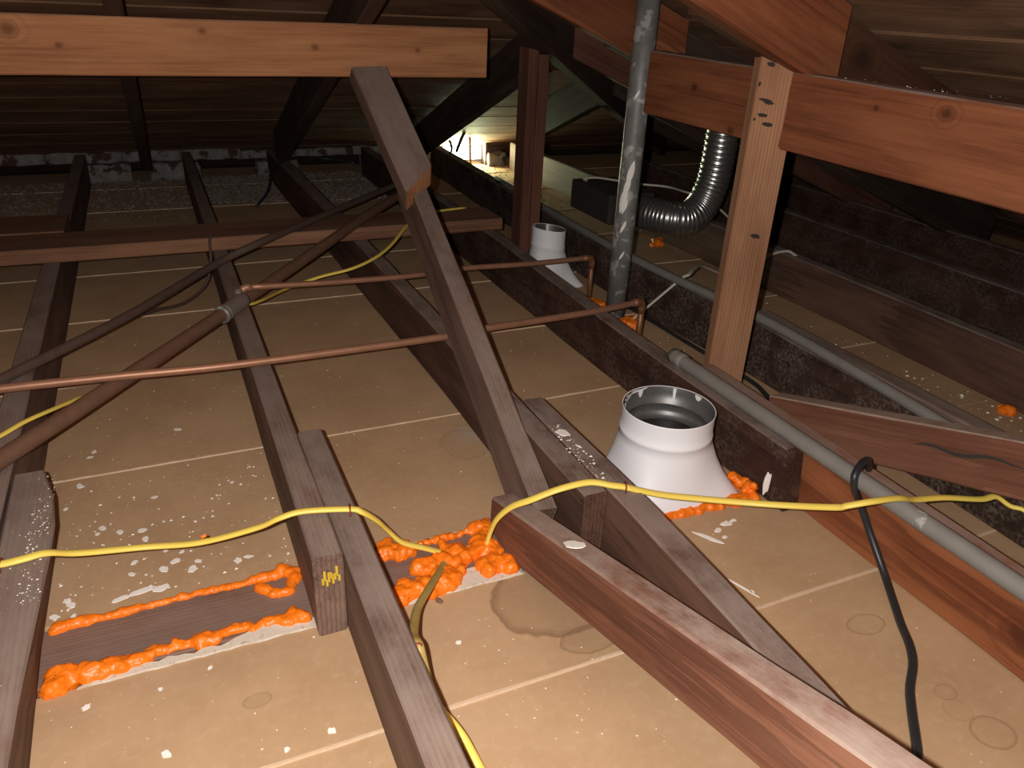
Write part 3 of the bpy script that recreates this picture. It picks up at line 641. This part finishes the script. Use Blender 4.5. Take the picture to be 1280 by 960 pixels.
tag(tube('electrical_cable', crom(WH), .006, M_WHC, flat=.6, sides=10), 'flat white cable rising from foam at the vent pipe over the thin conduit', 'cable')
WH2 = [(1.43, 2.47, .246), (1.41, 2.455, .256), (1.451, 2.444, .262), (1.504, 2.38, .262), (1.573, 2.34, .255), (1.66, 2.30, .25), (1.766, 2.33, .22), (1.83, 2.29, .2), (1.9, 2.25, .15), (2.0, 2.20, .05)]
tag(tube('electrical_cable', crom(WH2), .004, M_WHC, sides=10), 'thin white cable arching off the dark fan box behind the duct', 'cable')
WH3 = [(1.66, 1.80, .10), (1.70, 1.79, .14), (1.77, 1.789, .152), (1.80, 1.778, .1445), (1.85, 1.75, .10)]
tag(tube('electrical_cable', crom(WH3), .0045, M_WHC, sides=10), 'short white cable bent over a dark joist beyond the notched post', 'cable')
tag(tube('electrical_cable', crom([(.118, 2.30, .186), (.112, 2.285, .17), (.108, 2.278, .12), (.085, 2.25, .06), (.02, 2.17, .04), (-.06, 2.05, .07), (-.14, 1.90, .10), (-.21, 1.76, .125), (-.27, 1.64, .1445), (-.33, 1.50, .1445), (-.40, 1.38, .1445)]), .0042, M_IRON2, sides=10), 'thin brown cable hanging from the cross board beside a joist', 'cable')
tag(tube('electrical_cable', crom([(.36, 3.30, .02), (.42, 3.38, .06), (.47, 3.5, .13), (.58, 3.62, .15), (.72, 3.68, .13), (.85, 3.6, .12)]), .005, M_BLK, sides=10), 'dark cable draped over a far joist near the eave', 'cable')
def staple(p, axis, wd, parent, label):
    p = Vector(p); ax = Vector(axis).normalized(); n = Vector((0, 0, 1)) if abs(ax.z) < .5 else Vector((1, 0, 0))
    pts = [p - ax * wd - n * .012, p - ax * wd + n * .001, p - ax * (wd - .002) + n * .0035, p + ax * (wd - .002) + n * .0035, p + ax * wd + n * .001, p + ax * wd - n * .012]
    return tag(tube('cable_staple', pts, .0013, M_STAPLE, sides=8), label, 'staple')
staple((.187, .927, .1485), (.15, 1, 0), .008, c1, 'reddish staple holding the yellow cable on the weathered joist')
staple((-.253, .964, .150), (.1, 1, 0), .008, c1, 'reddish staple holding the yellow cable on the paint-splashed joist')
staple((.600, .836, .149), (.4, 1, 0), .008, c2, 'reddish staple holding the cable on the joist beside the large boot')
staple((.203, .652, .126), (0, .3, 1), .008, c3, 'reddish staple on the edge of the weathered joist over the dirty cable')

# ------------------------------------------------------------------ fan box and flexible duct
fb = empty('fan_housing', (1.49, 2.38, .14), 'dark box fan housing on the joists feeding the foil duct', 'fan box')
box('body', 1.40, 1.58, 2.25, 2.53, .141, .243, M_BOX, fb, .004)
box('side_plate', 1.396, 1.40, 2.25, 2.40, .15, .238, M_BOX, fb, .001)
tube('collar', [Vector((1.50, 2.25, .19)), Vector((1.505, 2.20, .192))], .046, M_GALV, fb, 28)
dp = crom([(1.505, 2.215, .192), (1.51, 2.15, .197), (1.545, 2.09, .196), (1.60, 2.07, .200), (1.655, 2.08, .235), (1.69, 2.09, .30), (1.703, 2.095, .37), (1.71, 2.10, .455), (1.712, 2.10, .57), (1.712, 2.10, .63)], 16)
L = [0]
for a, b in zip(dp[:-1], dp[1:]): L.append(L[-1] + (b - a).length)
tot = L[-1]; nn = 300; q = []; k = 0
for i in range(nn + 1):
    tl = tot * i / nn
    while k < len(L) - 2 and L[k + 1] < tl: k += 1
    q.append(dp[k].lerp(dp[k + 1], (tl - L[k]) / max(1e-6, L[k + 1] - L[k])))
def ribs(i):
    sl_ = tot * i / nn; pitch = .0115 if sl_ < .30 else .019
    ph = (sl_ / pitch) % 1
    return 1 + (.055 if ph < .22 else -.01 * math.sin(math.pi * (ph - .22) / .78))
tag(tube('flexible_duct', q, .053, M_FOIL, None, 32, rad=ribs, cap=False), 'ribbed silver foil duct curving up from the fan box behind the purlin', 'duct')

# ------------------------------------------------------------------ orange foam
FU = [(-.224, .989), (-.215, .991), (-.201, .995), (-.18, .994), (-.155, .993), (-.129, .994), (-.102, .996), (-.075, .997), (-.047, .997), (-.019, .997), (.009, .996), (.033, .996), (.053, .998), (.069, .998), (.081, .998), (.097, 1.001), (.107, .992), (.102, .972), (.094, .955), (.079, .95), (.067, .96), (.053, .975)]
FL = [(-.222, .888), (-.212, .89), (-.2, .89), (-.186, .886), (-.172, .886), (-.157, .883), (-.143, .886), (-.129, .888), (-.114, .893), (-.099, .898), (-.084, .896), (-.069, .898), (-.053, .897), (-.038, .892), (-.025, .895), (-.006, .899), (.016, .901), (.032, .896), (.054, .896), (.076, .894), (.096, .895), (.106, .887)]
FM = [(.25, .984), (.264, .988), (.273, .971), (.286, .979), (.251, .997), (.312, .987), (.326, .989), (.341, .99), (.355, .989), (.369, .988), (.384, .989), (.398, .989), (.42, .988), (.428, .99), (.418, .965), (.418, .942), (.418, .92), (.4, .938), (.383, .933), (.368, .93), (.359, .942), (.347, .956), (.328, .933), (.313, .928), (.297, .922), (.293, .929), (.338, .923), (.348, .914), (.35, .899), (.33, .901), (.316, .9), (.331, .886), (.319, .879), (.303, .879), (.286, .888), (.246, .881), (.256, .894), (.265, .881), (.277, .88), (.288, .872), (.244, .871), (.39, .898), (.406, .903), (.414, .889), (.429, .89), (.428, .876), (.392, .883), (.404, .956), (.409, .978)]
v3 = lambda a: [(x, y, 0) for x, y in a]
tag(blobs('foam_bead', along(v3(FU), [.011, .0105, .0095, .008, .0075, .008, .007, .006, .0065, .0062, .0065, .0065, .008, .0095, .010, .011, .010, .009, .008, .008, .008, .010], 1, .25), M_FOAM, .002, .0035), 'thin orange foam bead along the far edge of the wall plate', 'foam')
tag(blobs('foam_bead', along(v3(FL), [.017, .017, .016, .014, .014, .013, .013, .0125, .011, .009, .009, .0085, .0085, .010, .010, .008, .0075, .008, .0085, .010, .012, .012], 2, .45), M_FOAM, .0022, .0055), 'thick orange foam bead along the near edge of the wall plate', 'foam')
rnd = random.Random(5); fm = []
for x, y in FM:
    rr = .0085 if y > .975 and .30 < x < .41 else .0165
    fm.append((x, y, .004, rr * rnd.uniform(.8, 1.15)))
    if rr > .01:
        for _ in range(2): fm.append((x + rnd.uniform(-.012, .012), y + rnd.uniform(-.010, .010), rnd.uniform(.006, .013), rnd.uniform(.006, .009)))
tag(blobs('foam_mass', fm, M_FOAM, .0023, .006), 'lumpy orange foam mass where three yellow cables meet', 'foam')
FC = [(.70, .908), (.728, .906), (.759, .905), (.793, .905), (.822, .905), (.849, .904), (.876, .903), (.902, .90), (.923, .897), (.944, .90)]
fc = along(v3(FC), [.008, .009, .0095, .0095, .010, .010, .010, .012, .013, .012], 3, .35)
for _ in range(22): fc.append((rnd.uniform(.925, .948), rnd.uniform(.90, .955), rnd.uniform(.004, .03), rnd.uniform(.006, .011)))
tag(blobs('foam_bead', fc, M_FOAM, .0023, .0045), 'orange foam bead around the foot of the large white boot', 'foam')
for pts, lab in (([(1.148, 1.87, .02), (1.165, 1.875, .018), (1.185, 1.86, .012), (1.15, 1.895, .02), (1.132, 1.91, .016)], 'orange foam lump around the shorter copper pipe foot'),
                 ([(1.165, 1.735, .016), (1.185, 1.72, .02), (1.15, 1.70, .014), (1.175, 1.69, .02), (1.195, 1.74, .014)], 'orange foam lump at the base of the vent pipe'),
                 ([(1.112, 1.60, .012), (1.125, 1.585, .012), (1.115, 1.57, .01)], 'small orange foam dab by the long copper pipe foot'),
                 ([(1.72, 2.40, .016), (1.735, 2.41, .018), (1.70, 2.395, .01), (1.74, 2.395, .012)], 'orange foam lump on the floor under the foil duct'),
                 ([(1.10, 2.62, .016), (1.12, 2.60, .02), (1.115, 2.63, .014)], 'orange foam lump beyond the cross board near the double post'),
                 ([(1.742, .97, .012), (1.752, .96, .014), (1.755, .985, .010)], 'orange foam spot at the foot of the crumb-strewn joist')):
    out = []
    for x, y, r in pts:
        out.append((x, y, r * .5, r))
        for _ in range(4): out.append((x + rnd.uniform(-r, r), y + rnd.uniform(-r, r), rnd.uniform(.3, 1.2) * r, r * rnd.uniform(.4, .6)))
    tag(blobs('foam_lump', out, M_FOAM, .003, .003), lab, 'foam')
tag(blobs('foam_drop', [(.297, .853, .001, .0045), (.300, .849, .001, .004)], M_IRON, .0012, .0005), 'small dark brown foam drip on the panel below the foam mass', 'foam')
tag(blobs('foam_drop', [(-.015, .989, .109, .003), (-.011, .989, .109, .0028)], M_FOAM, .001, .0003), 'orange foam fleck stuck on the yellow cable', 'foam')

# ------------------------------------------------------------------ flakes and crumbs
def flake(x, y, rx, ry, rot, seed, z=0.0, th=.0012, mat=M_CHIP, label='white paint flake lying on the tan ceiling panels', group='paint flakes on the panels', name='paint_flake'):
    r = random.Random(seed); n = 11; pts = []
    for i in range(n):
        a = 2 * math.pi * i / n; k = r.uniform(.65, 1.15); px = math.cos(a) * rx * k; py = math.sin(a) * ry * k
        pts.append((x + px * math.cos(rot) - py * math.sin(rot), y + px * math.sin(rot) + py * math.cos(rot)))
    return strip(name, pts, mat, label, 'paint', group, th, None, z)
CH = [(-.112, 1.034, .020, .007), (-.140, 1.027, .013, .006), (-.085, 1.031, .012, .009), (-.207, 1.368, .011, .006), (-.12, 1.109, .007, .005), (-.078, 1.075, .009, .006), (-.038, 1.06, .009, .008), (-.028, 1.077, .008, .005), (.030, 1.056, .008, .007), (.046, 1.060, .009, .004), (-.107, 1.192, .006, .009), (-.103, 1.165, .006, .008), (-.168, 1.22, .008, .006), (-.175, 1.206, .005, .004), (-.089, .723, .008, .005), (-.178, .832, .006, .004), (-.124, 1.08, .007, .005), (-.226, 1.3, .005, .004), (-.035, 1.525, .009, .006), (-.187, 1.487, .006, .005), (-.086, 1.286, .006, .004), (-.141, 1.2, .007, .006), (-.195, 1.468, .006, .004), (-.204, 1.038, .008, .007), (-.211, 1.05, .006, .006), (-.225, 1.02, .008, .006), (-.03, .842, .004, .003), (.099, .682, .006, .005), (.043, .676, .005, .004), (.296, .762, .005, .004), (-.201, 1.012, .006, .004), (-.092, .828, .004, .003), (-.074, 1.123, .006, .004), (.046, 1.288, .004, .003), (-.06, 1.09, .006, .009), (-.05, 1.11, .005, .003)]
for k, (x, y, rx, ry) in enumerate(CH):
    if k == 0: lab, gr = 'largest jagged white paint flake just beyond the thin foam bead', None
    elif y < .87: lab, gr = 'white paint flake on the near panel this side of the foam', 'paint flakes on the near panel'
    elif y < 1.15: lab, gr = 'white paint flake between the thin foam bead and the yellow cable', 'paint flakes beyond the thin foam bead'
    else: lab, gr = 'white paint flake on the panels between rusty pipe and yellow cable', 'paint flakes near the rusty pipe'
    flake(x, y, rx, ry, .2 if k < 3 else (k * 1.7) % 3.1, k, label=lab, group=gr)
for k, (x, y, rx, ry, rot) in enumerate(((.784, .832, .005, .028, .6), (.814, .842, .009, .006, .2), (.84, .853, .012, .007, 0), (.858, .856, .007, .004, 0), (.813, .822, .005, .004, 0), (.757, .705, .0022, .028, .35), (.765, .692, .004, .004, 0))):
    flake(x, y, rx, ry, rot, 60 + k, label='white paint splash on the panel in front of the large boot', group='paint splashes by the boot', name='paint_splash')
for k, (x, y, z, rx, ry, lab) in enumerate(((.4605, .745, .1385, .014, .016, 'white blotch on top of the red-brown strut'), (.590, 1.03, .1405, .012, .014, 'dried white drip on top of the joist beside the boot'))):
    o = flake(x, y, rx, ry, .4, 80 + k, z, .001, M_CHIP, lab, None, 'paint_blotch')
    if k == 0: o.rotation_euler = (-.286, 0, 0); o.location.z = sl(o.location.y) + .0942
o = flake(.957, .905, .008, .026, 0, 91, 0, .002, M_CHIP, 'pale paint tongue run down the dark joist beside the large boot', None, 'paint_run'); o.rotation_euler = (math.pi / 2 - .1, 0, -math.pi / 2); o.location = (.946, .880, .045)
# paint speckle on the near left joist and countless crumbs
def crumbs(name, zones, mat, label, cat, seed):
    r = random.Random(seed); V = []; F = []
    base = [(1, 0, 0), (-.5, .8, 0), (-.5, -.8, 0), (0, 0, .8), (.1, .1, -.2)]
    for n, x0, x1, y0, y1, z, s0, s1 in zones:
        for _ in range(n):
            x = r.uniform(x0, x1); yy = r.uniform(y0, y1); s_ = s0 + (s1 - s0) * r.random() ** 3; a = r.uniform(0, 6.3); k = len(V)
            for p in base: V.append((x + (p[0] * math.cos(a) - p[1] * math.sin(a)) * s_ * r.uniform(.7, 1.2), yy + (p[0] * math.sin(a) + p[1] * math.cos(a)) * s_ * r.uniform(.7, 1.2), z + p[2] * s_ * .7))
            F += [(k, k + 1, k + 3), (k + 1, k + 2, k + 3), (k + 2, k, k + 3), (k + 1, k, k + 4), (k + 2, k + 1, k + 4), (k, k + 2, k + 4)]
    return tag(put(name, V, F, mat), label, cat, kind='stuff')
crumbs('plaster_crumbs', [(260, -.225, .11, 1.02, 1.35, .0005, .0006, .004), (160, -.25, .11, 1.3, 2.1, .0005, .0006, .003), (120, -.22, .15, .3, .86, .0005, .0005, .0026), (130, .2, .53, 1.02, 2.2, .0005, .0006, .0024), (110, .2, .56, .3, .86, .0005, .0005, .0024), (90, .62, .93, 1.15, 2.2, .0005, .0006, .0024), (70, .62, 1.0, .3, .85, .0005, .0005, .002), (120, 1.05, 1.25, 1.0, 2.0, .0005, .0006, .003), (330, 1.40, 1.77, .5, 2.2, .0005, .0008, .0045), (70, 1.66, 1.77, .7, 1.2, .0005, .001, .007)], M_CHIP, 'countless tiny white crumbs scattered over the tan panels', 'crumbs', 11)
crumbs('paint_speckle', [(260, -.230, -.205, .88, 1.18, .1425, .0004, .0022), (40, -.26, -.22, .75, 1.15, .142, .0005, .002), (120, .57, .60, .86, 1.06, .1405, .0006, .004), (60, 1.125, 1.175, .4, 1.6, .723, .0006, .003)], M_CHIP, 'white paint specks spattered on the joist tops', 'paint', 12)
crumbs('plaster_rubble', [(5200, -1.2, .115, 3.42, 4.0, .002, .002, .012), (2900, .165, .50, 3.42, 4.0, .002, .002, .012), (3000, .56, .95, 3.35, 4.0, .002, .002, .012), (500, -.26, .10, 3.2, 3.45, .001, .0015, .006), (900, 1.36, 1.76, 3.0, 4.0, .002, .002, .009), (2600, 2.25, 2.85, .8, 3.2, .002, .002, .012)], M_RUBBLE, 'grey plaster rubble and dirt strewn along the eaves', 'rubble', 13)

r_ = random.Random(21); V = []; F = []
for _ in range(150):
    yy = r_.gauss(.88, .16); zz = r_.uniform(.592, .70); k = len(V); sz = .0006 + .0032 * r_.random() ** 3; a_ = r_.uniform(0, 6.3)
    xf = 1.122 - .033 * (yy - 1.2)
    for e_, g_, q_ in ((1.6, 0, 0), (-.8, .9, 0), (-.8, -.9, 0), (0, 0, 1)):
        V.append((xf + .0004 - q_ * .0014, yy + (e_ * math.cos(a_) - g_ * math.sin(a_)) * sz, zz + (e_ * math.sin(a_) + g_ * math.cos(a_)) * sz))
    F += [(k, k + 1, k + 3), (k + 1, k + 2, k + 3), (k + 2, k, k + 3)]
tag(put('paint_flecks', V, F, M_CHIP), 'tiny white flecks stuck on the face of the dark red purlin', 'paint', kind='stuff')

# ------------------------------------------------------------------ daylight at the eave
ev = empty('eave_opening', (1.555, 4.08, .04), 'bright daylit gap at the far eave below the roof boards', 'vent')
box('daylight', 1.43, 1.68, 4.10, 4.104, .02, .14, M_SKY, ev, 0)
box('frame_stub', 1.672, 1.69, 4.02, 4.09, .0, .14, W_BACK, ev, .002)
al = bpy.data.lights.new('eave_daylight', 'AREA'); al.shape = 'RECTANGLE'; al.size = .2; al.size_y = .08; al.energy = 8.5; al.color = (.86, 1, .60)
ao = bpy.data.objects.new('eave_daylight', al); COL.objects.link(ao); ao.location = (1.555, 4.07, .07); ao.rotation_euler = (math.radians(-106), 0, 0)
tag(tube('lath_stick', crom([(1.39, 3.72, .135), (1.44, 3.78, .19), (1.475, 3.80, .235), (1.485, 3.81, .245)], 4), .008, M_BLK, sides=8), 'dark crooked stick leaning in front of the daylit eave gap', 'stick')
beam('lath_stick', [[(1.54, 3.92, 0), (1.552, 3.92, 0), (1.552, 3.926, 0), (1.54, 3.926, 0)], [(1.525, 3.90, .20), (1.537, 3.90, .20), (1.537, 3.906, .20), (1.525, 3.906, .20)]], W_PALE, 'pale lath strip standing in the daylit eave gap', 'stick', ch=.001)
tag(tube('bent_wire', crom([(1.32, 3.62, .142), (1.335, 3.64, .16), (1.335, 3.65, .185), (1.325, 3.65, .20)], 4), .006, M_BLK, sides=8), 'short hooked dark wire on the joist beside the daylit gap', 'wire')
